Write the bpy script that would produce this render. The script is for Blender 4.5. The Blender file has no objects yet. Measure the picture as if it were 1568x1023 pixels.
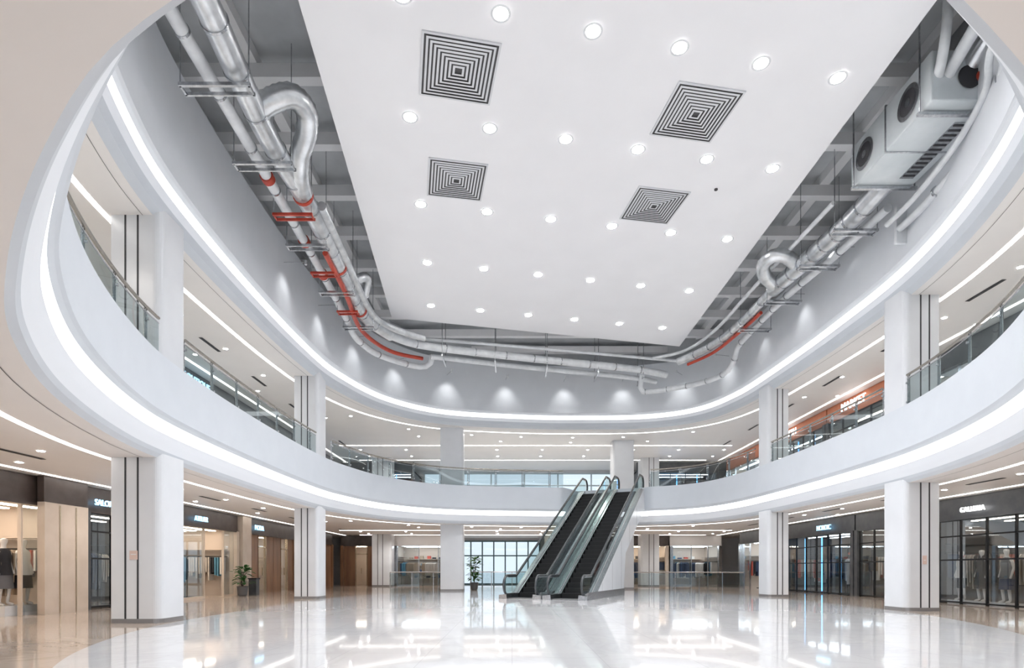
import bpy, math, random
from mathutils import Vector, Matrix
random.seed(7)
S = bpy.context.scene
S.view_settings.view_transform = 'Standard'
D = bpy.data

# ------------------------------------------------------------------ materials
def mat(name, col, rough=0.5, metal=0.0, emit=None, es=0.0, spec=0.5, coat=0.0, sample=True):
    m = D.materials.new(name); m.use_nodes = True
    b = m.node_tree.nodes['Principled BSDF']
    b.inputs['Base Color'].default_value = (*col, 1)
    b.inputs['Roughness'].default_value = rough
    b.inputs['Metallic'].default_value = metal
    b.inputs['Specular IOR Level'].default_value = spec
    b.inputs['Coat Weight'].default_value = coat
    if emit:
        b.inputs['Emission Color'].default_value = (*emit, 1)
        b.inputs['Emission Strength'].default_value = es
        if not sample: m.cycles.emission_sampling = 'NONE'
    return m

def noisy(name, c1, c2, scale, rough, metal=0.0, bump=0.0, stretch=(1, 1, 1), detail=3):
    m = mat(name, c1, rough, metal); nt = m.node_tree; N = nt.nodes; L = nt.links
    b = N['Principled BSDF']
    tc = N.new('ShaderNodeTexCoord'); mp = N.new('ShaderNodeMapping')
    mp.inputs['Scale'].default_value = stretch
    nz = N.new('ShaderNodeTexNoise'); nz.inputs['Scale'].default_value = scale; nz.inputs['Detail'].default_value = detail
    cr = N.new('ShaderNodeValToRGB')
    cr.color_ramp.elements[0].position = .35; cr.color_ramp.elements[0].color = (*c1, 1)
    cr.color_ramp.elements[1].position = .65; cr.color_ramp.elements[1].color = (*c2, 1)
    L.new(tc.outputs['Object'], mp.inputs['Vector']); L.new(mp.outputs[0], nz.inputs['Vector'])
    L.new(nz.outputs['Fac'], cr.inputs[0]); L.new(cr.outputs[0], b.inputs['Base Color'])
    if bump:
        bp = N.new('ShaderNodeBump'); bp.inputs['Strength'].default_value = bump; bp.inputs['Distance'].default_value = .02
        L.new(nz.outputs['Fac'], bp.inputs['Height']); L.new(bp.outputs[0], b.inputs['Normal'])
    return m

def marble(name, base, vein, rough, tile):
    m = mat(name, base, rough); nt = m.node_tree; N = nt.nodes; L = nt.links
    b = N['Principled BSDF']
    tc = N.new('ShaderNodeTexCoord')
    nz = N.new('ShaderNodeTexNoise'); nz.inputs['Scale'].default_value = .5; nz.inputs['Detail'].default_value = 6
    nz.inputs['Roughness'].default_value = .6; nz.inputs['Distortion'].default_value = 1.2
    cr = N.new('ShaderNodeValToRGB')
    e = cr.color_ramp.elements
    e[0].position = .46; e[0].color = (*base, 1)
    e[1].position = .54; e[1].color = (*base, 1)
    k = e.new(.5); k.color = (*vein, 1)
    br = N.new('ShaderNodeTexBrick'); br.offset = 0
    br.inputs['Scale'].default_value = 1; br.inputs['Brick Width'].default_value = tile; br.inputs['Row Height'].default_value = tile
    br.inputs['Mortar Size'].default_value = .004; br.inputs['Color1'].default_value = (1, 1, 1, 1)
    br.inputs['Color2'].default_value = (.93, .935, .95, 1); br.inputs['Mortar'].default_value = (.72, .72, .72, 1)
    m2 = N.new('ShaderNodeMixRGB'); m2.blend_type = 'MULTIPLY'; m2.inputs[0].default_value = .8
    for n in (nz, br): L.new(tc.outputs['Object'], n.inputs['Vector'])
    L.new(nz.outputs['Fac'], cr.inputs[0])
    L.new(cr.outputs[0], m2.inputs[1]); L.new(br.outputs[0], m2.inputs[2]); L.new(m2.outputs[0], b.inputs['Base Color'])
    return m

def glass(name, tint, refl=.12, rough=.02, k=.5):
    m = D.materials.new(name); m.use_nodes = True; nt = m.node_tree; N = nt.nodes; L = nt.links
    N.remove(N['Principled BSDF'])
    t = N.new('ShaderNodeBsdfTransparent'); t.inputs[0].default_value = (*tint, 1)
    g = N.new('ShaderNodeBsdfGlossy'); g.inputs['Color'].default_value = (.9, .97, 1, 1); g.inputs['Roughness'].default_value = rough
    lw = N.new('ShaderNodeLayerWeight'); lw.inputs[0].default_value = .25
    ad = N.new('ShaderNodeMath'); ad.operation = 'MULTIPLY_ADD'; ad.inputs[1].default_value = k; ad.inputs[2].default_value = refl * .5; ad.use_clamp = True
    mx = N.new('ShaderNodeMixShader')
    L.new(lw.outputs['Fresnel'], ad.inputs[0]); L.new(ad.outputs[0], mx.inputs[0])
    L.new(t.outputs[0], mx.inputs[1]); L.new(g.outputs[0], mx.inputs[2]); L.new(mx.outputs[0], N['Material Output'].inputs[0])
    return m

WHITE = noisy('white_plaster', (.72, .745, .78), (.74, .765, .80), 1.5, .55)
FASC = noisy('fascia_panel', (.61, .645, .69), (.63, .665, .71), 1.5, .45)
PANEL = noisy('ceiling_paint', (.88, .88, .90), (.90, .90, .92), .8, .6)
SOFF = noisy('soffit_paint', (.85, .825, .81), (.87, .845, .83), .8, .5)
COLW = noisy('column_panel', (.68, .695, .72), (.72, .735, .76), 1.0, .28)
GREYC = noisy('plenum_concrete', (.54, .56, .58), (.64, .66, .68), 1.2, .8)
BEAM = noisy('beam_paint', (.87, .87, .88), (.9, .9, .91), 2, .6)
FLW = marble('white_marble', (.76, .76, .77), (.72, .72, .725), .05, 1.2)
FLB = marble('beige_marble', (.60, .50, .42), (.51, .41, .33), .06, 1.2)
FL2 = marble('upper_floor_marble', (.82, .80, .77), (.74, .72, .69), .15, .9)
LED = mat('cove_led', (.9, .9, .9), .5, 0, (.97, .985, 1), 2.4)
LIPGLOW = mat('cove_lip_glow', (.68, .70, .74), .5, 0, (.95, .98, 1), .16, sample=False)  # plain lip below the LED; weak emission paints in the cove's fading glow
STRIP = mat('linear_led', (.9, .9, .9), .5, 0, (1, .97, .93), 5)
LAMP = mat('lamp_lens', (1, 1, 1), .3, 0, (1, .98, .95), 60, sample=False)
DARK = mat('dark_reveal', (.03, .03, .035), .5)
VENTD = mat('diffuser_throat', (.075, .075, .08), .6)
REVEAL = mat('shadow_gap', (.12, .11, .11), .6)
BLACK = mat('black_metal', (.02, .02, .022), .35, .6)
STEEL = noisy('brushed_steel', (.45, .46, .48), (.6, .61, .63), 14, .25, 1.0)
GALV = noisy('galvanised_duct', (.58, .60, .62), (.80, .82, .84), 3, .3, .85, .08)
PIPEW = noisy('white_pipe_lagging', (.66, .68, .70), (.78, .80, .82), 3, .35)
RED = noisy('red_pipe_paint', (.38, .035, .02), (.46, .06, .03), 4, .4)
RAILM = mat('bronze_grey_rail', (.40, .37, .33), .25, .9)
GOLD = mat('bronze_trim', (.52, .42, .30), .25, .9)
GLASS = glass('balustrade_glass', (.60, .67, .68))
SHOPG = glass('shop_glass', (.93, .95, .96), .03, .02, .25)
ESCG = glass('escalator_glass', (.68, .80, .78), .25)
BROWN = noisy('dark_brown_fascia', (.055, .04, .035), (.08, .06, .052), 3, .4)
CHAR = noisy('charcoal_fascia', (.05, .053, .06), (.075, .08, .085), 3, .4)
WOOD = noisy('walnut_panel', (.20, .10, .055), (.32, .17, .09), 3, .35, stretch=(1, 1, .15))
CREAM = noisy('cream_panel', (.60, .50, .41), (.66, .56, .47), 2, .35)
SHOPW = mat('shop_wall', (.55, .47, .40), .6)
SHOPD = mat('shop_wall_dark', (.09, .085, .085), .6)
WARM = mat('shop_light_warm', (1, 1, 1), .5, 0, (1, .86, .70), 15)
COOL = mat('shop_light_cool', (1, 1, 1), .5, 0, (.85, .94, 1), 12)
BLUE = mat('blue_sign', (.1, .4, .8), .5, 0, (.15, .5, 1.0), 3, sample=False)
SIGN = mat('sign_letters', (1, 1, 1), .5, 0, (.25, .65, 1.0), 2.2, sample=False)
SIGNW = mat('sign_letters_white', (1, 1, 1), .5, 0, (1, 1, 1), 3, sample=False)
ORANGE = noisy('orange_cladding', (.40, .115, .045), (.46, .145, .06), 2, .5)
RUBBER = mat('handrail_rubber', (.05, .055, .06), .25)
TREAD = mat('step_tread', (.008, .008, .009), .55, .2)
TREADE = mat('step_edge', (.03, .03, .033), .5, .3)
TRIMY = mat('comb_metal', (.55, .55, .56), .3, .9)
LEAF = noisy('leaf_green', (.02, .08, .02), (.05, .16, .04), 6, .45)
POT = mat('pot_glaze', (.08, .08, .085), .3)
SKINP = mat('mannequin_white', (.75, .72, .69), .35)
BASEP = mat('column_skirting', (.28, .27, .27), .3, .5)
AC = noisy('ac_sheet_metal', (.62, .67, .69), (.69, .73, .75), 2, .35, .2)
POSTER = mat('notice_plate', (.66, .50, .44), .5)
CLOTH = [mat('cloth_%d' % i, c, .85) for i, c in enumerate([
    (.03, .03, .035), (.75, .73, .7), (.35, .27, .2), (.05, .07, .13), (.55, .5, .45), (.5, .1, .07), (.15, .15, .16), (.12, .3, .42)])]

# ------------------------------------------------------------------ builder
class MB:
    def __init__(s, T=None):
        s.v = []; s.f = []; s.m = []; s.mats = []; s.T = T; s.sm = []
    def mi(s, m):
        if m not in s.mats: s.mats.append(m)
        return s.mats.index(m)
    def add(s, vs, fs, m, smooth=False):
        o = len(s.v); k = s.mi(m)
        for p in vs: s.v.append(tuple(s.T(*p)) if s.T else tuple(p))
        for f in fs: s.f.append([i + o for i in f]); s.m.append(k); s.sm.append(smooth)
    def box(s, x0, x1, y0, y1, z0, z1, m):
        s.add([(x0, y0, z0), (x1, y0, z0), (x1, y1, z0), (x0, y1, z0), (x0, y0, z1), (x1, y0, z1), (x1, y1, z1), (x0, y1, z1)],
              [(0, 3, 2, 1), (4, 5, 6, 7), (0, 1, 5, 4), (1, 2, 6, 5), (2, 3, 7, 6), (3, 0, 4, 7)], m)
    def disc(s, c, r, n, m, k=20, inner=0):
        n = Vector(n).normalized(); a = n.orthogonal().normalized(); b = n.cross(a); c = Vector(c)
        vs = [c + a * math.cos(t) * r + b * math.sin(t) * r for t in [2 * math.pi * i / k for i in range(k)]]
        if inner:
            vs += [c + a * math.cos(t) * inner + b * math.sin(t) * inner for t in [2 * math.pi * i / k for i in range(k)]]
            s.add(vs, [(i, (i + 1) % k, k + (i + 1) % k, k + i) for i in range(k)], m)
        else: s.add(vs, [tuple(range(k))], m)
    def tube(s, pts, r, m, k=14, ribs=0, cap=True, closed=False):
        P = [Vector(p) for p in pts]; n = len(P); rings = []; prev = None; vs = []; fs = []
        for i in range(n):
            if closed: t = P[(i + 1) % n] - P[i - 1]
            else: t = P[min(i + 1, n - 1)] - P[max(i - 1, 0)]
            t.normalize()
            if prev is None: a = t.orthogonal().normalized()
            else:
                a = prev - t * prev.dot(t); a.normalize()
            prev = a; b = t.cross(a)
            rr = r * (1 + (ribs if i % 2 else -ribs))
            for j in range(k):
                q = 2 * math.pi * j / k
                vs.append(P[i] + (a * math.cos(q) + b * math.sin(q)) * rr)
        for i in range(n if closed else n - 1):
            i2 = (i + 1) % n
            for j in range(k):
                fs.append((i * k + j, i * k + (j + 1) % k, i2 * k + (j + 1) % k, i2 * k + j))
        s.add(vs, fs, m, True)
        if cap and not closed:
            s.add(vs[:k], [tuple(range(k))[::-1]], m); s.add(vs[-k:], [tuple(range(k))], m)
    def cyl(s, p0, p1, r, m, k=12): s.tube([p0, p1], r, m, k)
    def obj(s, name, parent=None, bevel=0):
        me = D.meshes.new(name); me.from_pydata(s.v, [], s.f)
        for m in s.mats: me.materials.append(m)
        me.polygons.foreach_set('material_index', s.m); me.polygons.foreach_set('use_smooth', s.sm); me.update()
        o = D.objects.new(name, me); S.collection.objects.link(o)
        if parent: o.parent = parent
        if bevel:
            b = o.modifiers.new('bev', 'BEVEL'); b.width = bevel; b.segments = 3; b.limit_method = 'ANGLE'
        return o

def empty(name, loc=(0, 0, 0)):
    e = D.objects.new(name, None); e.location = loc; S.collection.objects.link(e); return e

def cat(pts, sub=8, closed=False):
    P = [Vector(p) for p in pts]; n = len(P); out = []
    for i in range(n if closed else n - 1):
        g = (lambda j: P[j % n]) if closed else (lambda j: P[max(0, min(n - 1, j))])
        p0, p1, p2, p3 = g(i - 1), g(i), g(i + 1), g(i + 2)
        for k in range(sub):
            t = k / sub
            out.append(.5 * ((2 * p1) + (p2 - p0) * t + (2 * p0 - 5 * p1 + 4 * p2 - p3) * t * t + (3 * p1 - p0 - 3 * p2 + p3) * t ** 3))
    if not closed: out.append(P[-1])
    return out

def resample(P, step, closed=False):
    Q = P + ([P[0]] if closed else []); out = [Q[0].copy()]; acc = 0
    for a, b in zip(Q[:-1], Q[1:]):
        L = (b - a).length; d = 0
        if L < 1e-9: continue
        while acc + (L - d) >= step:
            d += step - acc; acc = 0; out.append(a.lerp(b, d / L))
        acc += L - d
    if not closed: out.append(Q[-1].copy())
    return out

# ------------------------------------------------------------------ plan curve of the atrium void
CP = [(.4, 2.4), (-1.35, 2.98), (-2.5, 3.8), (-3.85, 5.12), (-5.05, 6.58), (-6.2, 8.6), (-7.1, 11.1), (-7.55, 13.5), (-7.75, 17.8),
      (-7.7, 22.5), (-7.35, 25.6), (-6.1, 29.1), (-3.6, 31.5), (.6, 32.5), (4, 32.7), (7.5, 32.4), (9.7, 31), (10.7, 28.4),
      (11.0, 25), (11.1, 20.5), (10.9, 16.3), (9.95, 12.5), (8.4, 9.3), (6.6, 7.05), (4.65, 5.1), (2.55, 3.42)]
CURVE = resample(cat([(x, y, 0) for x, y in CP], 14, True), .25, True)
NC = len(CURVE)
NRM = []
for i in range(NC):
    t = (CURVE[(i + 2) % NC] - CURVE[i - 2]).normalized(); NRM.append(Vector((-t.y, t.x, 0)))
YAW = math.radians(24)
EF = Vector((math.sin(YAW), math.cos(YAW), 0)); ER = Vector((math.cos(YAW), -math.sin(YAW), 0)); EO = Vector((2.9, 22.6, 0))
def est(p):
    d = p - EO; return d.dot(EF), d.dot(ER)
NOTCH = []; INN = []
for p in CURVE:
    s_, t_ = est(p)
    if s_ > 8 and -3.95 < t_ < .15:
        q = p + EF * max(0, 11.05 - s_) if s_ < 11.05 else p.copy(); NOTCH.append(q); INN.append(True)
    else: NOTCH.append(p.copy()); INN.append(False)
def off(i, o, z, notch=False):
    c = NOTCH if notch else CURVE; p = c[i % NC] + NRM[i % NC] * o; return Vector((p.x, p.y, z))

def sweep(mb, prof, mats, notch=False, smooth=True):
    for k in range(len(prof) - 1):
        vs = []; fs = []
        for i in range(NC):
            vs.append(off(i, prof[k][0], prof[k][1], notch)); vs.append(off(i, prof[k + 1][0], prof[k + 1][1], notch))
        for i in range(NC):
            j = (i + 1) % NC; fs.append((2 * i, 2 * j, 2 * j + 1, 2 * i + 1))
        mb.add(vs, fs, mats[k], smooth)

RX0, RX1, RY0, RY1 = -17, 20, -5, 47
def ring(mb, o, z, m, notch=False):
    c = Vector((2, 18, 0)); vs = []; fs = []; outer = []
    for i in range(NC):
        p = off(i, o, 0, notch); d = (p - c).normalized(); t = 1e9
        if d.x > 1e-6: t = min(t, (RX1 - c.x) / d.x)
        if d.x < -1e-6: t = min(t, (RX0 - c.x) / d.x)
        if d.y > 1e-6: t = min(t, (RY1 - c.y) / d.y)
        if d.y < -1e-6: t = min(t, (RY0 - c.y) / d.y)
        outer.append(c + d * t)
    for cx in (RX0, RX1):
        for cy in (RY0, RY1):
            q = Vector((cx, cy, 0)); k = min(range(NC), key=lambda i: (outer[i] - q).length); outer[k] = q
    for i in range(NC):
        vs.append(off(i, o, z, notch)); vs.append(Vector((outer[i].x, outer[i].y, z)))
    for i in range(NC):
        j = (i + 1) % NC; fs.append((2 * i, 2 * j, 2 * j + 1, 2 * i + 1))
    mb.add(vs, fs, m)

# floor
f = MB()
f.add([off(i, 0.15, 0) for i in range(NC)], [tuple(range(NC))], FLW)
ring(f, .15, 0, FLB); f.obj('floor')

# level-2 gallery
gal = empty('balcony_gallery')
b = MB()
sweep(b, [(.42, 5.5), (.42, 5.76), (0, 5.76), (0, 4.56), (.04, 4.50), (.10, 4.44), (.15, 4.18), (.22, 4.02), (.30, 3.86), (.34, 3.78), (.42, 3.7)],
      [WHITE, WHITE, FASC, FASC, FASC, LED, LIPGLOW, LIPGLOW, FASC, FASC], True)
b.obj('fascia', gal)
b = MB(); ring(b, .42, 3.7, SOFF, True); b.obj('soffit', gal)
b = MB(); ring(b, .42, 5.5, FL2, True); b.obj('deck', gal)
# level-3 drum
b = MB()
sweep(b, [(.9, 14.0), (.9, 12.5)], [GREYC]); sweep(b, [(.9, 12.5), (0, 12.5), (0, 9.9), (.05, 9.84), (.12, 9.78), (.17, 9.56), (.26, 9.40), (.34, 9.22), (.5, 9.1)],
      [WHITE, WHITE, WHITE, WHITE, LED, LIPGLOW, FASC, FASC]); b.obj('wall_atrium_drum')
b = MB(); ring(b, .5, 9.1, SOFF); b.obj('ceiling_gallery')
b = MB(); b.box(RX0, RX1, RY0, RY1, 14.0, 14.2, GREYC)
y = 3.0
while y < 34:
    b.box(-9.5, 13, y, y + .28, 13.35, 13.7, BEAM); y += 2.3
for x in (-6.6, 10.0): b.box(x, x + .3, 2, 34, 13.7, 14.0, BEAM)
b.obj('ceiling')

# LED lines and reveals in the gallery ceilings
def curve_strip(o, z, w, m, ymin=-99):
    mb = MB(); vs = []; fs = []
    for i in range(NC):
        vs += [off(i, o - w / 2, z), off(i, o + w / 2, z)]
    for i in range(NC):
        j = (i + 1) % NC
        if vs[2 * i].y > ymin: fs.append((2 * i, 2 * j, 2 * j + 1, 2 * i + 1))
    mb.add(vs, fs, m)
    return mb
for zz in (3.7, 9.1):
    for (o, w, m, nm, ym) in ((.72, .012, REVEAL, 'reveal_line', 5.6), (1.55, .13, STRIP, 'linear_ceiling_light', -99)):
        curve_strip(o, zz - .006, w, m, ym).obj(nm)
mb = MB()
for zz in (3.694, 9.094):
    mb.box(-11, 14, 37.4, 37.55, zz - .01, zz, STRIP); mb.box(-11, 14, 42.4, 42.5, zz - .01, zz, STRIP)
    for xx in (-12.2, 15.0): mb.box(xx - .05, xx + .05, 6, 43, zz - .01, zz, STRIP)
mb.obj('linear_ceiling_light')
mb = MB()   # slot diffusers
for zz in (3.69, 9.09):
    for sx, x in ((-1, -10.6), (1, 13.4)):
        for yy in range(8, 40, 4): mb.box(x - .06, x + .06, yy, yy + 1.3, zz - .005, zz, DARK)
mb.obj('slot_air_diffuser')

# walls
b = MB(); b.box(RX0 - .2, RX0, RY0, RY1, 0, 14, WHITE); b.obj('wall_left')
b = MB(); b.box(RX1, RX1 + .2, RY0, RY1, 0, 14, WHITE); b.obj('wall_right')
b = MB()
b.box(RX0, -4.2, 47, 47.2, 0, 5.5, WHITE); b.box(2.2, RX1, 47, 47.2, 0, 5.5, WHITE); b.box(-4.2, 2.2, 47, 47.2, 3.5, 5.5, WHITE)
b.box(RX0, -7, 47, 47.2, 5.5, 14, WHITE); b.box(9, RX1, 47, 47.2, 5.5, 14, WHITE); b.box(-7, 9, 47, 47.2, 8.9, 14, WHITE); b.box(-7, 9, 47, 47.2, 5.5, 6.2, WHITE)
b.obj('wall_back')
TEAL = mat('teal_frame', (.08, .16, .18), .4, .3)
def window(name, x0, x1, z0, z1, nx, zs, y=46.95, mt=TEAL):
    m = MB(); m.box(x0, x1, y + .05, y + .07, z0, z1, SHOPG)
    for i in range(nx + 1):
        x = x0 + (x1 - x0) * i / nx; m.box(x - .05, x + .05, y - .04, y + .12, z0, z1, mt)
    for z in zs: m.box(x0, x1, y - .03, y + .11, z - .05, z + .05, mt)
    return m.obj(name)
window('window_1', -4.2, 2.2, 0, 3.5, 7, [.05, 2.3, 3.45])
window('window_2', -7, 9, 6.2, 8.9, 6, [6.25, 7.9, 8.85], mt=mat('pale_frame', (.6, .7, .75), .4))

# ------------------------------------------------------------------ columns
def column(x0, x1, y0, y1, dirx, inlay=True):
    e = empty('column', ((x0 + x1) / 2, (y0 + y1) / 2, 0))
    w, d = (x1 - x0) / 2, (y1 - y0) / 2
    for nm, z0, z1 in (('shaft_lower', 0, 3.8), ('shaft_upper', 5.5, 9.3)):
        m = MB(); r = .16; pts = []
        for (sx, sy) in ((1, -1), (1, 1), (-1, 1), (-1, -1)):
            a0 = {(1, -1): -90, (1, 1): 0, (-1, 1): 90, (-1, -1): 180}[(sx, sy)]
            rr = r if sx == dirx else .03
            for k in range(7):
                a = math.radians(a0 + 15 * k); pts.append((sx * (w - rr) + math.cos(a) * rr, sy * (d - rr) + math.sin(a) * rr))
        n = len(pts)
        for (a, bz, mm, g) in ((z0 + .1, z1, COLW, 1), (z0, z0 + .1, BASEP, 1.012)):
            m.add([(p[0] * g, p[1] * g, a) for p in pts] + [(p[0] * g, p[1] * g, bz) for p in pts],
                  [(i, (i + 1) % n, n + (i + 1) % n, n + i) for i in range(n)] + [tuple(range(n, 2 * n))], mm)
        if inlay:
            for sy in (-1, 1):
                for fx in (-.40, .10):
                    xx = fx * w * dirx
                    m.box(xx - .02, xx + .02, sy * d - .006, sy * d + .006, z0 + .1, z1, DARK)
        m.obj(nm, e)
    return e
COLS = [(-8.95, -7.84, 13.1, 14.15, 1), (-8.9, -7.9, 24, 25.05, 1), (11.3, 12.3, 16.9, 17.95, -1), (11.2, 12.1, 25.7, 26.8, -1),
        (-4.0, -2.72, 32.75, 33.8, 1, False), (6.15, 7.45, 35.9, 37.0, -1, False), (-9.9, -8.5, 41.5, 42.6, 1), (9.1, 10.4, 41.5, 42.6, -1)]
CE = [column(*c) for c in COLS]
def plate(e, x0, x1, yf, z0, z1):
    m = MB(); m.box(x0, x1, yf - .012, yf, z0, z1, POSTER)
    m.box(x0 + .03, x1 - .03, yf - .014, yf - .01, z0 + .11, z0 + .125, WHITE); o = m.obj('notice_plate', e); o.location = (-e.location.x, -e.location.y, 0)
plate(CE[0], -8.52, -8.34, 13.1, 1.42, 1.62); plate(CE[2], 11.80, 11.92, 16.9, 1.35, 1.6)

# ------------------------------------------------------------------ balustrade, level 2
BO = .3
def bal_path():
    runs = []; cur = []
    for i in range(NC):
        p = off(i, BO, 5.76, True)
        blocked = INN[i] or any(c[0] - .14 < p.x < c[1] + .16 and c[2] - .02 < p.y < c[3] + .02 for c in COLS[:5])
        if not blocked: cur.append((i, p))
        elif cur: runs.append(cur); cur = []
    if cur: runs.append(cur)
    return runs
bal = empty('glass_balustrade')
g = MB(); r_ = MB(); ps = MB()
for run in bal_path():
    if len(run) < 3: continue
    P = [p for _, p in run]
    vs = []
    for p in P: vs += [p + Vector((0, 0, .04)), p + Vector((0, 0, .86))]
    g.add(vs, [(2 * i, 2 * i + 2, 2 * i + 3, 2 * i + 1) for i in range(len(P) - 1)], GLASS, True)
    r_.tube([p + Vector((0, 0, .98)) for p in P], .035, RAILM, 8)
    r_.tube([p + Vector((0, 0, .87)) for p in P], .014, STEEL, 6)
    for k in range(0, len(run), 6):
        i, p = run[k]; n = NRM[i]; t = Vector((-n.y, n.x, 0))
        for sgn in (-1, 1):
            c = p + n * .045 + t * .04 * sgn
            ps.cyl(c, c + Vector((0, 0, .97)), .02, STEEL, 6)
        for zz in (.2, .75): ps.cyl(p + Vector((0, 0, zz)) + n * -.03, p + Vector((0, 0, zz)) + n * .06, .03, STEEL, 8)
g.obj('glass', bal); r_.obj('handrail', bal); ps.obj('posts', bal)

def ground_rail(pts):
    m = MB(); P = resample(cat([(x, y, 0) for x, y in pts], 10), .25)
    vs = []
    for p in P: vs += [p + Vector((0, 0, .08)), p + Vector((0, 0, .95))]
    m.add(vs, [(2 * i, 2 * i + 2, 2 * i + 3, 2 * i + 1) for i in range(len(P) - 1)], GLASS, True)
    m.tube([p + Vector((0, 0, 1.02)) for p in P], .035, STEEL, 8)
    for p in P[::6]: m.box(p.x - .025, p.x + .025, p.y - .025, p.y + .025, 0, 1.02, STEEL)
    m.obj('glass_railing')
ground_rail([(-8.3, 40), (-6.5, 40.6), (-4.6, 40.3)])
ground_rail([(7.7, 38.4), (9, 38.6), (12, 38.0), (14.2, 36)])
ground_rail([(-3, 43), (1.8, 43)])

# ------------------------------------------------------------------ suspended ceiling panel with vents and downlights
PZ = 12.2
m = MB()
c4 = [(-3.75, 6.5), (8.2, 6.5), (8.26, 29.0), (-5.26, 25.7)]
m.add([(x, y, PZ) for x, y in c4] + [(x, y, PZ + .22) for x, y in c4],
      [(0, 1, 2, 3), (7, 6, 5, 4), (0, 4, 5, 1), (1, 5, 6, 2), (2, 6, 7, 3), (3, 7, 4, 0)], PANEL)
m.obj('suspended_ceiling_panel')
rows = [((-1.8, 7.9), (7.4, 9.8)), ((-2.1, 11.25), (7.29, 13.15)), ((-2.48, 14.29), (7.15, 16.13)), ((-2.75, 17.7), (7.17, 19.57)),
        ((-3.04, 21.07), (7.0, 23.2)), ((-3.38, 24.5), (6.84, 26.75))]
dl = MB(); LP = []
for a, c in rows:
    for k in range(6):
        x = a[0] + (c[0] - a[0]) * k / 5; y = a[1] + (c[1] - a[1]) * k / 5
        dl.disc((x, y, PZ - .012), .15, (0, 0, -1), LAMP, 20)
        dl.disc((x, y, PZ - .01), .2, (0, 0, -1), COLW, 24, .145); LP.append((x, y))
dl.obj('recessed_ceiling_downlights')
def vent(x, y, w, ang):
    ca, sa = math.cos(ang), math.sin(ang)
    m = MB(lambda a, b_, c: (x + a * ca - b_ * sa, y + a * sa + b_ * ca, PZ + c))
    m.add([(-w / 2, -w / 2, -.012), (w / 2, -w / 2, -.012), (w / 2, w / 2, -.012), (-w / 2, w / 2, -.012)], [(0, 1, 2, 3)], VENTD)
    h = w / 2
    def sq(a0, z0, a1, z1, mt):
        for q in range(4):
            c_, s_ = [(1, 0), (0, 1), (-1, 0), (0, -1)][q]
            R = lambda px, py, pz: (px * c_ - py * s_, px * s_ + py * c_, pz)
            m.add([R(-a0, -a0, z0), R(a0, -a0, z0), R(a1, -a1, z1), R(-a1, -a1, z1)], [(0, 1, 2, 3)], mt)
    sq(h, -.03, h - .045, -.03, COLW); sq(h, 0, h, -.03, COLW)
    a = h - .09; step = (h - .13) / 8.0
    for i in range(8):
        sq(a, -.03, a - step * .56, -.036, COLW)
        a -= step
    m.obj('ceiling_air_diffuser')
vent(-1.18, 12.94, 1.65, math.radians(11)); vent(4.43, 14.18, 1.65, math.radians(10))
vent(-1.57, 16.6, 1.6, math.radians(10)); vent(4.29, 17.77, 1.6, math.radians(10))
m = MB(); m.cyl((5.9, 17.0, PZ - .03), (5.9, 17.0, PZ + .02), .05, DARK); m.obj('sprinkler_head')

def spot(x, y, z, e, ang, tgt=(0, 0, -1), col=(1, .985, .96), r=.1, blend=.8):
    l = D.lights.new('lamp', 'SPOT'); l.energy = e; l.spot_size = math.radians(ang); l.spot_blend = blend; l.color = col; l.shadow_soft_size = r
    o = D.objects.new('spot_lamp', l); o.location = (x, y, z); o.rotation_euler = Vector(tgt).to_track_quat('-Z', 'Y').to_euler(); S.collection.objects.link(o); return o
E1 = empty('atrium_lamps')
for x, y in LP: spot(x, y, PZ - .06, 290, 136, col=(.975, .985, 1)).parent = E1
# gallery downlights
gd = MB(); E2 = empty('gallery_lamps')
def inside(p): return -12.3 < p.x < 15.1 and -3 < p.y < 43
for zz in (3.7, 9.1):
    for o, st in ((2.5, 11), (3.9, 15)):
        for i in range(0, NC, st):
            p = off(i, o, zz - .008)
            if not inside(p): continue
            gd.disc(p, .075, (0, 0, -1), LAMP, 12); gd.disc(p + Vector((0, 0, .002)), .1, (0, 0, -1), COLW, 12, .07)
    for i in range(0, NC, 24):
        p = off(i, 3.1, zz - .05)
        if inside(p): spot(p.x, p.y, p.z, 130 if zz < 5 else 215, 160, r=.08, col=(1, .945, .89)).parent = E2
    for xx in range(-10, 15, 3):
        for yy in (38.8, 41):
            gd.disc((xx, yy, zz - .008), .075, (0, 0, -1), LAMP, 12)
    for xx in (-8, -1, 5, 12): spot(xx, 40, zz - .05, 250, 160, col=(1, .96, .92)).parent = E2
gd.obj('recessed_gallery_downlights')
# wall washers around the drum
ww = MB(); E3 = empty('wall_washer_lamps')
for i in range(6, NC, 13):
    p = off(i, -.75, 11.5)
    if p.y < 17: continue
    n = NRM[i]
    spot(p.x, p.y, p.z, 48, 80, (n.x * .6, n.y * .6, -1), (1, 1, 1), .15, 1).parent = E3
    ww.cyl(p + Vector((0, 0, .06)), p + Vector((0, 0, .2)), .045, COLW, 10); ww.cyl(p + Vector((0, 0, .14)), p + n * .75 + Vector((0, 0, .14)), .012, STEEL, 6)
ww.obj('wall_washer_fixtures')

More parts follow.
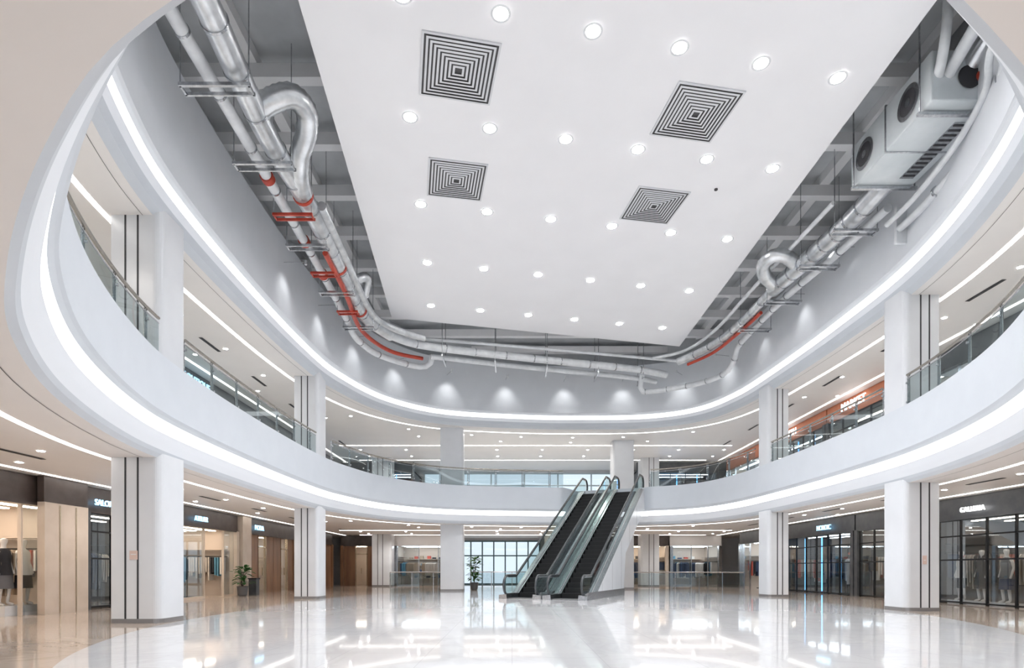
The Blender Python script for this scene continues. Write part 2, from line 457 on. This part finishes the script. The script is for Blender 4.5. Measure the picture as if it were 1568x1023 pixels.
# ------------------------------------------------------------------ pipework  (h = height above eye level)
def PP(pts): return [(x, y, 1.2 + h) for x, y, h in pts]
def pipe(mb, pts, r, m, ribs=0, step=.3): mb.tube(resample(cat(PP(pts), 10), step if not ribs else .07), r, m, 16, ribs)
A = [(-5.3, 7.5, 10.2), (-5.5, 10.5, 10.2), (-5.75, 13.7, 10.2), (-5.7, 16.6, 10.2), (-5.9, 20.8, 10.2), (-5.95, 23.6, 10.2), (-5.3, 25.6, 10.2), (-4.0, 26.8, 10.2),
     (.5, 28.3, 10.2), (5.85, 29.8, 10.2), (8.0, 30.5, 10.1)]
B = [(-6.1, 8, 10.2), (-6.24, 11, 10.2), (-6.3, 13.5, 10.2), (-6.38, 15.8, 10.2), (-6.5, 19.4, 10.2), (-6.65, 23.4, 10.1), (-6.6, 24.4, 9.8), (-6.45, 25.2, 9.7), (-6.0, 26.6, 9.7), (-4.7, 28, 9.7), (-4.0, 28.2, 9.8), (-3.8, 28.0, 10.2)]
pm = MB()
pipe(pm, A[:7], .25, GALV); pipe(pm, A[6:], .17, PIPEW)
pipe(pm, B, .135, PIPEW)
pipe(pm, [(-3.8, 27.6, 10.0), (.5, 29.0, 10.0), (5.85, 30.5, 10.0), (7.6, 31, 9.9)], .12, PIPEW)
pipe(pm, [(-6.0, 12, 10.55), (-6.05, 18, 10.5), (-6.3, 23, 10.5), (-5.6, 26, 10.5), (-4.2, 27.0, 10.6), (.5, 28.0, 10.6), (8.5, 29.9, 10.6)], .07, PIPEW)
pipe(pm, [(-5.35, 16.5, 10.2), (-5.5, 19, 10.3), (-5.65, 23.5, 10.3), (-5.1, 25.1, 10.3), (-3.9, 26.2, 10.3)], .13, GALV)
pipe(pm, [(-5.85, 18.4, 9.9), (-5.95, 21, 9.87), (-6.2, 24.2, 9.85), (-5.5, 26.5, 9.85), (-4.2, 27.6, 9.9)], .085, RED)
pipe(pm, [(-5.75, 13.1, 10.2), (-5.35, 13.15, 10.5), (-5.0, 13.35, 10.75), (-4.85, 13.85, 10.8), (-5.0, 14.3, 10.6), (-5.3, 14.7, 10.4), (-5.5, 15.2, 10.2), (-5.65, 15.9, 10.2)], .25, GALV, .035)
pipe(pm, [(-5.9, 21.3, 10.2), (-5.5, 21.2, 10.5), (-5.35, 21.7, 10.7), (-5.6, 22.3, 10.4)], .16, GALV, .035)
def collar(mb, path, t, r, m, w=.12):
    P = resample(cat(PP(path), 10), .1); i = int(t * (len(P) - 2)); d = (P[i + 1] - P[i]).normalized()
    mb.cyl(P[i], P[i] + d * w, r, m, 18); return P[i]
for t in [k / 16 for k in range(1, 16)]: collar(pm, A[:7], t, .27, STEEL, .05)
for t in [k / 10 for k in range(1, 10)]: collar(pm, A[6:], t, .19, STEEL, .05)
for t in (.1, .33, .47, .56): collar(pm, B, t, .17, RED, .2)
for t in (.47, .68, .86): collar(pm, A[:7], t, .275, RED, .1)
for t in [k / 14 for k in range(1, 14)]: collar(pm, B, t, .15, STEEL, .05)
def rack(mb, xo, y, x1, zb=11.05, mt=STEEL):
    xa, xb = min(xo, x1), max(xo, x1); z = zb
    mb.box(xa, xb, y - .03, y + .03, z - .07, z, mt); mb.box(xa, xb, y + .22, y + .26, z - .07, z, mt)
    for x in (xa + .03, xb - .03):
        mb.box(x - .02, x + .02, y, y + .25, z - .07, z - .02, mt); mb.cyl((x, y, z), (x, y, 13.9), .013, STEEL, 6)
for y in (9.6, 11.9, 14.2): rack(pm, -6.75, y, -5.3)
rack(pm, -6.6, 16.2, -5.5, 11.02, RED)
for y in (19.4, 22.3): rack(pm, -6.65, y, -5.85, 11.02, RED)
for y in (17.8, 20.8, 23.8): rack(pm, -6.85, y, -5.6)
for x, y in ((-3.2, 27.4), (-.8, 28.2), (1.7, 28.9), (4.3, 29.7), (6.7, 30.4)):
    pm.box(x - .03, x + .03, y - .5, y + 1.0, 10.98, 11.05, STEEL); pm.cyl((x, y - .45, 11), (x, y - .45, 13.9), .018, STEEL, 6); pm.cyl((x, y + .9, 11), (x, y + .9, 13.9), .018, STEEL, 6)
pm.obj('ceiling_pipework')

pr = MB()
Ep = [(8.0, 28.3, 10.0), (8.7, 27.4, 10.1), (9.3, 26.0, 10.2), (9.5, 24, 10.2), (9.5, 21.4, 10.2), (9.75, 19.2, 10.2), (9.9, 17.3, 10.2), (9.95, 15.6, 10.3)]
pipe(pr, Ep[:5], .17, GALV); pipe(pr, Ep[4:], .27, GALV)
for k in range(1, 9): collar(pr, Ep[4:], k / 9.5, .29, STEEL, .06)
for k in range(1, 8): collar(pr, Ep[:5], k / 8, .19, STEEL, .06)
F = [(6.7, 30.3, 10.0), (6.65, 30.4, 9.3), (7.1, 30.4, 9.2), (8.75, 29.5, 9.2), (9.7, 28.4, 9.2), (10.05, 27.4, 9.25), (10.15, 26.8, 9.6), (10.2, 26.2, 10.1), (10.2, 22, 10.15), (10.45, 19, 10.15), (10.55, 16.5, 10.15)]
pipe(pr, F, .125, PIPEW)
for k in range(1, 16): collar(pr, F, k / 16, .145, STEEL, .04)
pipe(pr, [(7.0, 29.2, 10.5), (8.3, 28.2, 10.5), (9.0, 26, 10.6), (9.1, 22, 10.6), (9.3, 17, 10.6)], .07, PIPEW)
pipe(pr, [(8.4, 28.1, 9.8), (9.2, 26.8, 9.9), (9.6, 24.6, 10.0), (9.7, 22.9, 10)], .07, RED)
pipe(pr, [(9.55, 19.8, 10.3), (9.1, 19.6, 10.45), (8.75, 19.7, 10.5), (8.62, 20.15, 10.45), (8.85, 20.6, 10.3), (9.4, 21.1, 10.2)], .22, GALV, .035)
H_ = [(9.0, 10.2, 9.8), (9.5, 11.3, 9.8), (10.1, 12.2, 9.7), (10.45, 13.6, 9.5), (10.65, 15.2, 9.4), (10.7, 16.3, 9.4)]
pipe(pr, H_, .10, PIPEW); pipe(pr, [(x - .3, y, h + .15) for x, y, h in H_], .07, PIPEW)
pipe(pr, [(8.9, 9.0, 10.8), (9.9, 10.8, 10.8), (10.2, 11.8, 10.7), (10.0, 12.9, 10.5)], .14, RED)
pipe(pr, [(8.6, 9.5, 10.9), (9.2, 11.4, 10.9), (9.35, 12.3, 10.75), (9.4, 12.8, 10.6)], .13, PIPEW)
pipe(pr, [(9.0, 12.1, 12.7), (9.0, 12.15, 11.4), (9.02, 12.3, 10.8), (9.2, 12.7, 10.6)], .1, PIPEW)
pipe(pr, [(9.6, 10.5, 11.2), (9.9, 11.6, 11.3), (9.9, 12.9, 10.8)], .2, GALV)
for k in (.25, .5, .75): collar(pr, H_, k, .14, STEEL, .05)
for y in (17, 19, 21.5, 24): rack(pr, 10.6, y, 9.3)
pr.box(10.6, 10.9, 16.2, 16.3, 10.2, 11.2, PIPEW)
pr.obj('ceiling_pipework')

# fan coil unit
ac = empty('air_conditioning_unit', (0, 0, 0))
m = MB(); m.box(9.0, 10.5, 12.6, 15.6, 11.25, 12.35, AC); m.obj('casing', ac, .04)
m = MB()
for y in (13.35, 15.0):
    m.disc((8.985, y, 11.8), .36, (-1, 0, 0), STEEL, 28, .27); m.disc((8.98, y, 11.8), .27, (-1, 0, 0), DARK, 28); m.disc((8.975, y, 11.8), .09, (-1, 0, 0), STEEL, 16)
m.disc((9.8, 12.58, 11.75), .25, (0, -1, 0), DARK, 24)
m.box(9.95, 10.3, 13.2, 15.1, 11.235, 11.25, STEEL)
for k in range(12): m.box(9.98, 10.27, 13.26 + k * .155, 13.31 + k * .155, 11.225, 11.236, DARK)
m.box(8.98, 10.52, 14.13, 14.17, 11.23, 12.37, STEEL)
m.obj('fans_and_grille', ac)
m = MB()
for x in (8.95, 10.55):
    for y in (12.9, 15.4): m.cyl((x, y, 11.2), (x, y, 14.0), .02, STEEL, 6)
for y in (12.9, 15.4): m.box(8.9, 10.6, y - .04, y + .04, 11.15, 11.22, STEEL)
m.obj('hangers', ac)

# ------------------------------------------------------------------ escalators
TAN = math.tan(math.radians(30)); S0 = 1.3; RISE = 5.5; S1 = S0 + RISE / TAN; SE = S1 + 1.5
def base(s): return max(0, min(RISE, (s - S0) * TAN))
def escalator(tc):
    e = empty('escalator')
    T = lambda t, s, z: tuple(EO + ER * (tc + t) + EF * s + Vector((0, 0, z)))
    ss = [0, .4, .8, 1.1, 1.3, 1.5] + [1.5 + .5 * k for k in range(1, 19)] + [S1 - .1, S1, S1 + .2, S1 + .6, SE]
    m = MB(T); n = int(round(RISE / .2115)); dpt = (S1 - S0) / n
    for k in range(n):
        s0 = S0 + k * dpt; z = (k + 1) * RISE / n
        m.box(-.54, .54, s0, s0 + dpt + .02, z - .23, z, TREAD)
        m.box(-.54, .54, s0 - .004, s0 + .02, z - .012, z + .003, TREADE)
    m.box(-.54, .54, .1, S0, 0.0, .02, TREAD); m.box(-.54, .54, .1, .6, .0, .03, TRIMY); m.box(-.54, .54, S1, SE, RISE - .05, RISE + .01, TRIMY)
    m.obj('steps', e)
    m = MB(T)
    for sg in (-1, 1):
        vs = []
        for s in ss:
            bo = 0.0 if s < 6.2 else base(s) - 1.0
            vs += [(sg * .92, s, max(bo, 0)), (sg * .92, s, base(s) + .16), (sg * .58, s, base(s) + .2), (sg * .56, s, base(s) - .15 if s > S0 else 0)]
        fs = [[], []]
        for i in range(len(ss) - 1):
            a = i * 4; c = a + 4
            fs[0].append((a, c, c + 1, a + 1)); fs[1] += [(a + 1, c + 1, c + 2, a + 2), (a + 2, c + 2, c + 3, a + 3)]
        m.add(vs, fs[0], COLW); m.add(vs, fs[1], STEEL)
        m.add([(sg * .92, 0, 0), (sg * .92, 0, .16), (sg * .58, 0, .2), (sg * .56, 0, 0)], [(0, 1, 2, 3)], STEEL)
    vs = []; us = [s for s in ss if s >= 6.0]
    for s in us: vs += [(-.92, s, base(s) - 1.0), (.92, s, base(s) - 1.0)]
    m.add(vs, [(2 * i, 2 * i + 1, 2 * i + 3, 2 * i + 2) for i in range(len(us) - 1)], COLW)
    m.add([(-.92, 6.2, 0), (.92, 6.2, 0), (.92, 6.2, base(6.2) - 1), (-.92, 6.2, base(6.2) - 1)], [(0, 1, 2, 3)], COLW)
    m.box(.92, .932, 0, 6.2, 0, .3, STEEL)
    for s in (2.2, 3.9, 5.6, 7.3, 9.0): m.box(.92, .924, s, s + .012, 0 if s < 6.2 else base(s) - .98, base(s) + .1, BASEP)
    m.obj('truss', e)
    gl = MB(T); hr = MB(T)
    for sg in (-1, 1):
        t = sg * .70; vs = []
        s2 = [s for s in ss if .25 < s < SE - .1]
        for s in s2: vs += [(t, s, base(s) + .17), (t, s, base(s) + .93)]
        gl.add(vs, [(2 * i, 2 * i + 2, 2 * i + 3, 2 * i + 1) for i in range(len(s2) - 1)], ESCG)
        a0 = s2[0]; R = .37
        gl.add([(t, a0 - R * math.sin(q), .55 + .37 * math.cos(q)) for q in [math.pi * k / 12 for k in range(13)]], [tuple(range(13))], ESCG)
        a1 = s2[-1]
        gl.add([(t, a1 + R * math.sin(q), RISE + .55 + .37 * math.cos(q)) for q in [math.pi * k / 12 for k in range(13)]], [tuple(range(13))], ESCG)
        path = [(t, a0 + .3, .16)] + [(t, a0 - .4 * math.sin(q), .56 - .4 * math.cos(q)) for q in [math.pi * k / 12 for k in range(13)]]
        path += [(t, s, base(s) + .96) for s in s2[1:-1]]
        path += [(t, a1 + .4 * math.sin(q), RISE + .56 + .4 * math.cos(q)) for q in [math.pi * k / 12 for k in range(13)]]
        hr.tube(path, .05, RUBBER, 8)
        hr.tube([(t, s, base(s) + .90) for s in s2], .03, STEEL, 6)
        hr.tube([(t, s, base(s) + .19) for s in s2], .035, STEEL, 6)
    gl.obj('glass', e); hr.obj('handrails', e)
escalator(-.94); escalator(-2.85)

# ------------------------------------------------------------------ storefronts
def frameT(kind, a, b_, zb):
    if kind == 'L': return lambda u, v, z: (-12.7 - v, a + u, zb + z)
    if kind == 'R': return lambda u, v, z: (15.5 + v, a + u, zb + z)
    return lambda u, v, z: (a + u, b_ + v, zb + z)
def text(parent, s, T, u, z, size, m, kind):
    c = D.curves.new('lettering', 'FONT'); c.body = s; c.size = size; c.extrude = .02; c.align_x = 'CENTER'; c.materials.append(m)
    o = D.objects.new('lettering', c); S.collection.objects.link(o); o.location = T(u, -.14, z)
    rz = {'L': math.radians(90), 'R': math.radians(-90), 'B': 0}[kind]
    o.rotation_euler = (math.radians(90), 0, rz); o.parent = parent
def rackc(T, u, v, L, seed, parent, skd=1):
    rnd = random.Random(seed); m = MB(T)
    m.cyl((u, v, 1.75), (u + L, v, 1.75), .015, BLACK, 6)
    for uu in (u, u + L): m.cyl((uu, v, 0), (uu, v, 1.75), .018, BLACK, 6); m.box(uu - .02, uu + .02, v - .25, v + .25, 0, .03, BLACK)
    x = u + .12; base_c = rnd.choice([0, 1, 2, 3, 6]); sk_ = rnd.uniform(.5, .8) * skd
    while x < u + L - .12:
        if rnd.random() < .45: base_c = rnd.choice([0, 0, 1, 2, 3, 4, 5, 6, 7])
        ln = rnd.uniform(.75, 1.25); w = rnd.uniform(.22, .27); cm = CLOTH[base_c]
        th = rnd.uniform(.04, .07)
        pr_ = [(-w * .25, 1.72), (w * .25, 1.72), (w, 1.63), (w * 1.02, 1.3), (w * .85, 1.72 - ln), (-w * .85, 1.72 - ln), (-w * 1.02, 1.3), (-w, 1.63)]
        n = len(pr_)
        m.add([(x + p[0] * sk_, v + p[0], p[1]) for p in pr_] + [(x + th + p[0] * sk_, v + p[0] * .95, p[1]) for p in pr_],
              [tuple(range(n)), tuple(range(2 * n - 1, n - 1, -1))] + [(i, (i + 1) % n, n + (i + 1) % n, n + i) for i in range(n)], cm)
        x += th + rnd.uniform(.03, .09)
    return m.obj('clothing_rack', parent)
def mannequin(T, u, v, cm, cm2, zb=.1):
    e = empty('mannequin')
    J = {'pel': (0, 0, .95), 'ch': (0, 0, 1.32), 'nk': (0, 0, 1.50), 'ft': (0, -.01, 1.60), 'hd': (0, -.02, 1.69), 'hd2': (0, -.01, 1.77), 'ls': (-.18, 0, 1.42), 'le': (-.23, .03, 1.15), 'lw': (-.22, -.05, .9), 'lh': (-.21, -.07, .8),
         'rs': (.18, 0, 1.42), 're': (.24, .04, 1.15), 'rw': (.2, -.08, .93), 'rh': (.19, -.11, .83), 'lk': (-.1, -.02, .5), 'la': (-.11, .02, .08), 'lf': (-.12, -.14, .03),
         'lhip': (-.09, 0, .88), 'rhip': (.09, 0, .88), 'rk': (.11, -.06, .5), 'ra': (.12, 0, .08), 'rf': (.14, -.16, .03)}
    R = dict(pel=.13, ch=.14, nk=.052, hd=.095, hd2=.075, ls=.06, le=.042, lw=.03, lh=.035, rs=.06, re=.042, rw=.03, rh=.035, lk=.055, la=.038, lf=.035, lhip=.09, rhip=.09, rk=.055, ra=.038, rf=.035, ft=.06)
    E_ = [('pel', 'ch'), ('ch', 'nk'), ('nk', 'ft'), ('ft', 'hd'), ('hd', 'hd2'), ('ch', 'ls'), ('ls', 'le'), ('le', 'lw'), ('lw', 'lh'), ('ch', 'rs'), ('rs', 're'), ('re', 'rw'), ('rw', 'rh'),
          ('pel', 'lhip'), ('lhip', 'lk'), ('lk', 'la'), ('la', 'lf'), ('pel', 'rhip'), ('rhip', 'rk'), ('rk', 'ra'), ('ra', 'rf')]
    ks = list(J); me = D.meshes.new('body')
    me.from_pydata([T(u + J[k][0], v + J[k][1], J[k][2] + zb) for k in ks], [(ks.index(a), ks.index(b)) for a, b in E_], [])
    o = D.objects.new('body', me); S.collection.objects.link(o); o.parent = e; me.materials.append(SKINP)
    sk = o.modifiers.new('skin', 'SKIN'); o.modifiers.new('sub', 'SUBSURF').levels = 1; sk.use_smooth_shade = True
    for i, k in enumerate(ks): me.skin_vertices[0].data[i].radius = (R[k], R[k])
    me.skin_vertices[0].data[0].use_root = True
    m = MB(T)
    def loft(secs, mt):
        vs = []; fs = []
        for (z, rx, ry) in secs:
            for k in range(14):
                q = 2 * math.pi * k / 14; vs.append((u + rx * math.cos(q), v + ry * math.sin(q), z + zb))
        for i in range(len(secs) - 1):
            for k in range(14): fs.append((i * 14 + k, i * 14 + (k + 1) % 14, (i + 1) * 14 + (k + 1) % 14, (i + 1) * 14 + k))
        m.add(vs, fs, mt, True)
    loft([(1.5, .075, .07), (1.44, .19, .11), (1.3, .2, .15), (1.1, .175, .14), (.95, .2, .16), (.8, .23, .19)], cm)
    loft([(.98, .19, .155), (.8, .215, .175), (.45, .25, .2)], cm2)
    m.box(u - .3, u + .3, v - .3, v + .3, 0, zb + .01, COLW)
    m.obj('outfit', e)
def storefront(kind, a, b_, w, style, zb=0, H=3.7, sign=None, hd=BROWN, depth=3.6):
    T = frameT(kind, a, b_, zb); m = MB(T); top = H - .02; hz = H - .75
    e = empty('storefront')
    lit = style in ('lit', 'bright'); wl = SHOPW if lit or style == 'wood' else SHOPD
    m.box(0, w, 0, .25, hz, top, hd); m.box(0, w, -.06, 0, hz - .04, hz + .02, hd)
    m.box(0, w, depth, depth + .1, 0, hz + .1, wl); m.box(0, .06, .2, depth, 0, hz + .1, wl); m.box(w - .06, w, .2, depth, 0, hz + .1, wl)
    m.box(0, w, .2, depth, hz + .02, hz + .1, wl if style != 'bright' else WHITE)
    em = {'lit': WARM, 'bright': COOL, 'dark': WARM, 'blue': COOL, 'wood': WARM}[style]
    for k in range(1, 4 if lit else 3):
        vv = depth * k / (4 if lit else 3); m.box(.4, w - .4, vv - (.09 if lit else .06), vv + (.09 if lit else .06), hz - .01, hz + .02, em)
    fr = {'lit': CREAM, 'bright': STEEL, 'dark': CHAR, 'blue': CHAR, 'wood': WOOD}[style]
    m.box(0, .22, -.08, .25, 0, hz, fr); m.box(w - .22, w, -.08, .25, 0, hz, fr)
    if style in ('dark', 'blue'):
        n = max(2, int(w / 1.1))
        for k in range(n + 1):
            u = .22 + (w - .44) * k / n; m.box(u - .03, u + .03, .02, .1, 0, hz, BLACK)
        for z in (.06, hz * .52, hz * .8, hz - .03): m.box(.2, w - .2, .02, .1, z - .025, z + .025, BLACK)
        m.box(.2, w - .2, .05, .06, .05, hz, SHOPG)
    elif style == 'wood':
        n = max(2, int(w / .9))
        for k in range(n):
            u0 = .22 + (w - .44) * k / n; u1 = .22 + (w - .44) * (k + 1) / n
            if k % 3 == 1:
                m.box(u0, u1, .08, .1, 0, hz, SHOPG); m.box(u0, u0 + .05, .02, .14, 0, hz, GOLD); m.box(u1 - .05, u1, .02, .14, 0, hz, GOLD); m.box(u0, u1, .02, .14, 2.3, 2.36, GOLD)
                m.box((u0 + u1) / 2 - .02, (u0 + u1) / 2 + .02, .0, .05, .9, 1.3, GOLD)
            else: m.box(u0 + .02, u1 - .02, .04, .16, 0, hz, WOOD)
    else:
        g0, g1 = .22, w * .42
        m.box(g0, g1, .08, .1, .08, hz, SHOPG); m.box(w - .22 - w * .2, w - .22, .08, .1, .08, hz, SHOPG)
        for u in (g0, g1, w - .22 - w * .2): m.box(u - .025, u + .025, .04, .14, 0, hz, fr)
        m.box(g0, g1, .02, .16, 0, .1, fr)
    if style != 'wood':
        for z in (.5, 1.0, 1.5, 2.0):
            m.box(.4, w - .4, depth - .35, depth, z, z + .03, CREAM if lit else CHAR); rr = random.Random(int(a * 10 + z * 7)); u = .5
            while u < w - .8:
                hh = rr.uniform(.1, .3); m.box(u, u + .28, depth - .32, depth - .04, z + .03, z + .03 + hh, CLOTH[rr.randrange(8)]); u += rr.uniform(.34, .6)
        for uu, sg in ((.12, 1), (w - .12, -1)):
            x = .5; rr = random.Random(int(a * 7 + uu)); ci = rr.randrange(8)
            m.box(min(uu, uu + sg * .25), max(uu, uu + sg * .25), .4, depth - .4, 1.78, 1.81, BLACK)
            m.box(min(uu, uu + sg * .3), max(uu, uu + sg * .3), .4, depth - .4, 2.1, 2.13, fr)
            while x < depth - .5:
                if rr.random() < .4: ci = rr.randrange(8)
                ln = rr.uniform(.6, 1.1); m.box(min(uu, uu + sg * .42), max(uu, uu + sg * .42), x, x + .06, 1.78 - ln, 1.75, CLOTH[ci]); x += rr.uniform(.08, .13)
    if style == 'blue':
        for u in (w * .25, w * .5, w * .75): m.box(u - .03, u + .03, .3, .34, .1, hz - .1, BLUE)
        m.box(w * .3, w * .7, depth - .45, depth - .4, 1.2, 2.2, BLUE)
    m.obj('shopfront', e)
    if sign: text(e, sign[0], T, w * sign[1], hz + .2, sign[2], sign[3], kind)
    if lit or style in ('dark', 'blue'):
        k = 0; u = .4
        while u < w - 1.6:
            rackc(T, u, .65 + .75 * (k % 2), 1.3, int(a * 13 + k + zb), e); u += 1.5; k += 1
    return T
T = storefront('L', 8.5, 0, 8.75, 'lit')
mannequin(T, 6.75, .5, CLOTH[0], CLOTH[6], .25); mannequin(T, 7.75, 2.2, CLOTH[6], CLOTH[0], .25); mannequin(T, 7.3, .45, CLOTH[1], CLOTH[0], .25)
m = MB(); m.box(-12.6, -12.4, 15.6, 17.2, 0, 3.0, CREAM); m.box(-12.395, -12.39, 16.1, 16.14, 0, 2.95, GOLD); m.box(-12.395, -12.39, 16.7, 16.74, 0, 2.95, GOLD); m.box(-12.6, -12.42, 15.6, 17.2, 3.0, 3.69, BROWN); m.obj('wall_pier')
storefront('L', 17.4, 0, 4.8, 'dark', sign=('SALON', .15, .26, SIGN))
T = storefront('L', 22.3, 0, 4.9, 'lit', sign=('ATELIER', .3, .28, SIGN))
m = MB(); m.box(-13.2, -12.5, 27.3, 28.2, 0, 3.68, CREAM); m.obj('wall_pier')
storefront('L', 28.3, 0, 6.2, 'wood', sign=('MODA', .15, .34, SIGN))
storefront('L', 34.55, 0, 7.0, 'wood', sign=('STUDIO', .2, .3, SIGN))
T = storefront('R', 13.4, 0, 8.3, 'dark', hd=CHAR, sign=('GALLERIA', .75, .24, SIGNW))
mannequin(T, 6.6, .5, CLOTH[0], CLOTH[0]); mannequin(T, 5.6, .5, CLOTH[6], CLOTH[3]); mannequin(T, 7.5, .5, CLOTH[1], CLOTH[0])
storefront('R', 21.8, 0, 4.7, 'dark', hd=CHAR)
storefront('R', 26.6, 0, 6.8, 'blue', hd=CHAR, sign=('NORDIC', .35, .34, SIGN))
storefront('R', 33.5, 0, 6.5, 'bright', hd=CHAR)
storefront('B', -12.6, 43.2, 3.9, 'wood', hd=BROWN)
storefront('B', -8.65, 43.2, 4.3, 'bright', hd=SOFF)
storefront('B', 2.4, 43.2, 5.2, 'bright', hd=SOFF)
storefront('B', 7.8, 43.2, 3.7, 'lit', hd=BROWN, sign=('CAFE', .5, .3, SIGNW))
storefront('B', 11.6, 43.2, 3.8, 'bright', hd=SOFF)
H2 = 3.6
for (y, w, st, hd, sg) in ((6, 6.9, 'lit', BROWN, None), (13, 6.9, 'dark', CHAR, None), (20, 6.9, 'bright', CHAR, ('BOUTIQUE', .5, .4, SIGN)), (27, 6.9, 'dark', CHAR, None), (34, 8, 'blue', CHAR, None)):
    storefront('L', y, 0, w, st, 5.5, H2, sg, hd)
for (y, w, st, hd, sg) in ((8, 7.9, 'dark', CHAR, None), (16, 5.9, 'bright', CHAR, None), (22, 6.9, 'dark', ORANGE, ('MARKET', .65, .5, SIGNW)), (29, 6.9, 'blue', ORANGE, ('FRESH', .5, .5, SIGNW)), (36, 6.5, 'bright', ORANGE, None)):
    storefront('R', y, 0, w, st, 5.5, H2, sg, hd)
storefront('B', -12.6, 43.2, 5.4, 'blue', 5.5, H2, None, CHAR)
storefront('B', 9.2, 43.2, 6, 'blue', 5.5, H2, None, CHAR)

# ------------------------------------------------------------------ plants
def plant(x, y, h=1.5, n=60):
    e = empty('potted_plant', (x, y, 0)); m = MB(); prof = [(.16, 0), (.2, .05), (.24, .4), (.26, .45), (.22, .45), (.2, .4)]
    for k in range(len(prof) - 1):
        vs = []; q = 18
        for j in range(q):
            a = 2 * math.pi * j / q
            vs += [(prof[k][0] * math.cos(a), prof[k][0] * math.sin(a), prof[k][1]), (prof[k + 1][0] * math.cos(a), prof[k + 1][0] * math.sin(a), prof[k + 1][1])]
        m.add(vs, [(2 * j, (2 * j + 2) % (2 * q), (2 * j + 3) % (2 * q), 2 * j + 1) for j in range(q)], POT, True)
    m.disc((0, 0, .4), .2, (0, 0, 1), BROWN); m.obj('pot', e)
    m = MB(); rnd = random.Random(3)
    for s in range(5): m.tube(cat([(0, 0, .38), (rnd.uniform(-.1, .1), rnd.uniform(-.1, .1), h * .5), (rnd.uniform(-.22, .22), rnd.uniform(-.22, .22), h * .85)], 5), .015, BROWN, 6)
    for k in range(n):
        z = rnd.uniform(.6, h); a = rnd.uniform(0, 6.28); el = rnd.uniform(-.2, .9); L = rnd.uniform(.24, .42); r0 = rnd.uniform(.03, .25)
        d = Vector((math.cos(a) * math.cos(el), math.sin(a) * math.cos(el), math.sin(el))); sd = Vector((-math.sin(a), math.cos(a), 0)); p = Vector((math.cos(a) * r0, math.sin(a) * r0, z))
        m.add([p, p + d * L * .35 + sd * L * .25, p + d * L * .7 + sd * L * .2 - Vector((0, 0, .02)), p + d * L - Vector((0, 0, .08)), p + d * L * .7 - sd * L * .2 - Vector((0, 0, .02)), p + d * L * .35 - sd * L * .25], [(0, 1, 2, 3, 4, 5)], LEAF)
    m.obj('foliage', e)
plant(-2.2, 34.2, 1.9, 110); plant(-12.15, 26.5, 1.3, 60)
m = MB(); m.box(-12.3, -11.95, 27.45, 27.8, 0, .75, CHAR); m.box(-12.33, -11.92, 27.42, 27.83, .75, .8, BLACK); m.disc((-12.12, 27.62, .803), .1, (0, 0, 1), DARK); m.obj('litter_bin')

# ------------------------------------------------------------------ world, camera
w = D.worlds.new('World'); S.world = w; w.use_nodes = True
bg = w.node_tree.nodes['Background']; bg.inputs[0].default_value = (.80, .90, 1, 1); bg.inputs[1].default_value = 1.2
cam = D.cameras.new('Camera'); co = D.objects.new('Camera', cam); S.collection.objects.link(co); S.camera = co
co.location = (0, 0, 1.2); co.rotation_euler = (math.radians(90), 0, 0)
cam.sensor_width = 36; cam.lens = 36 * 900 / 1568; cam.shift_y = .2299; cam.clip_end = 200
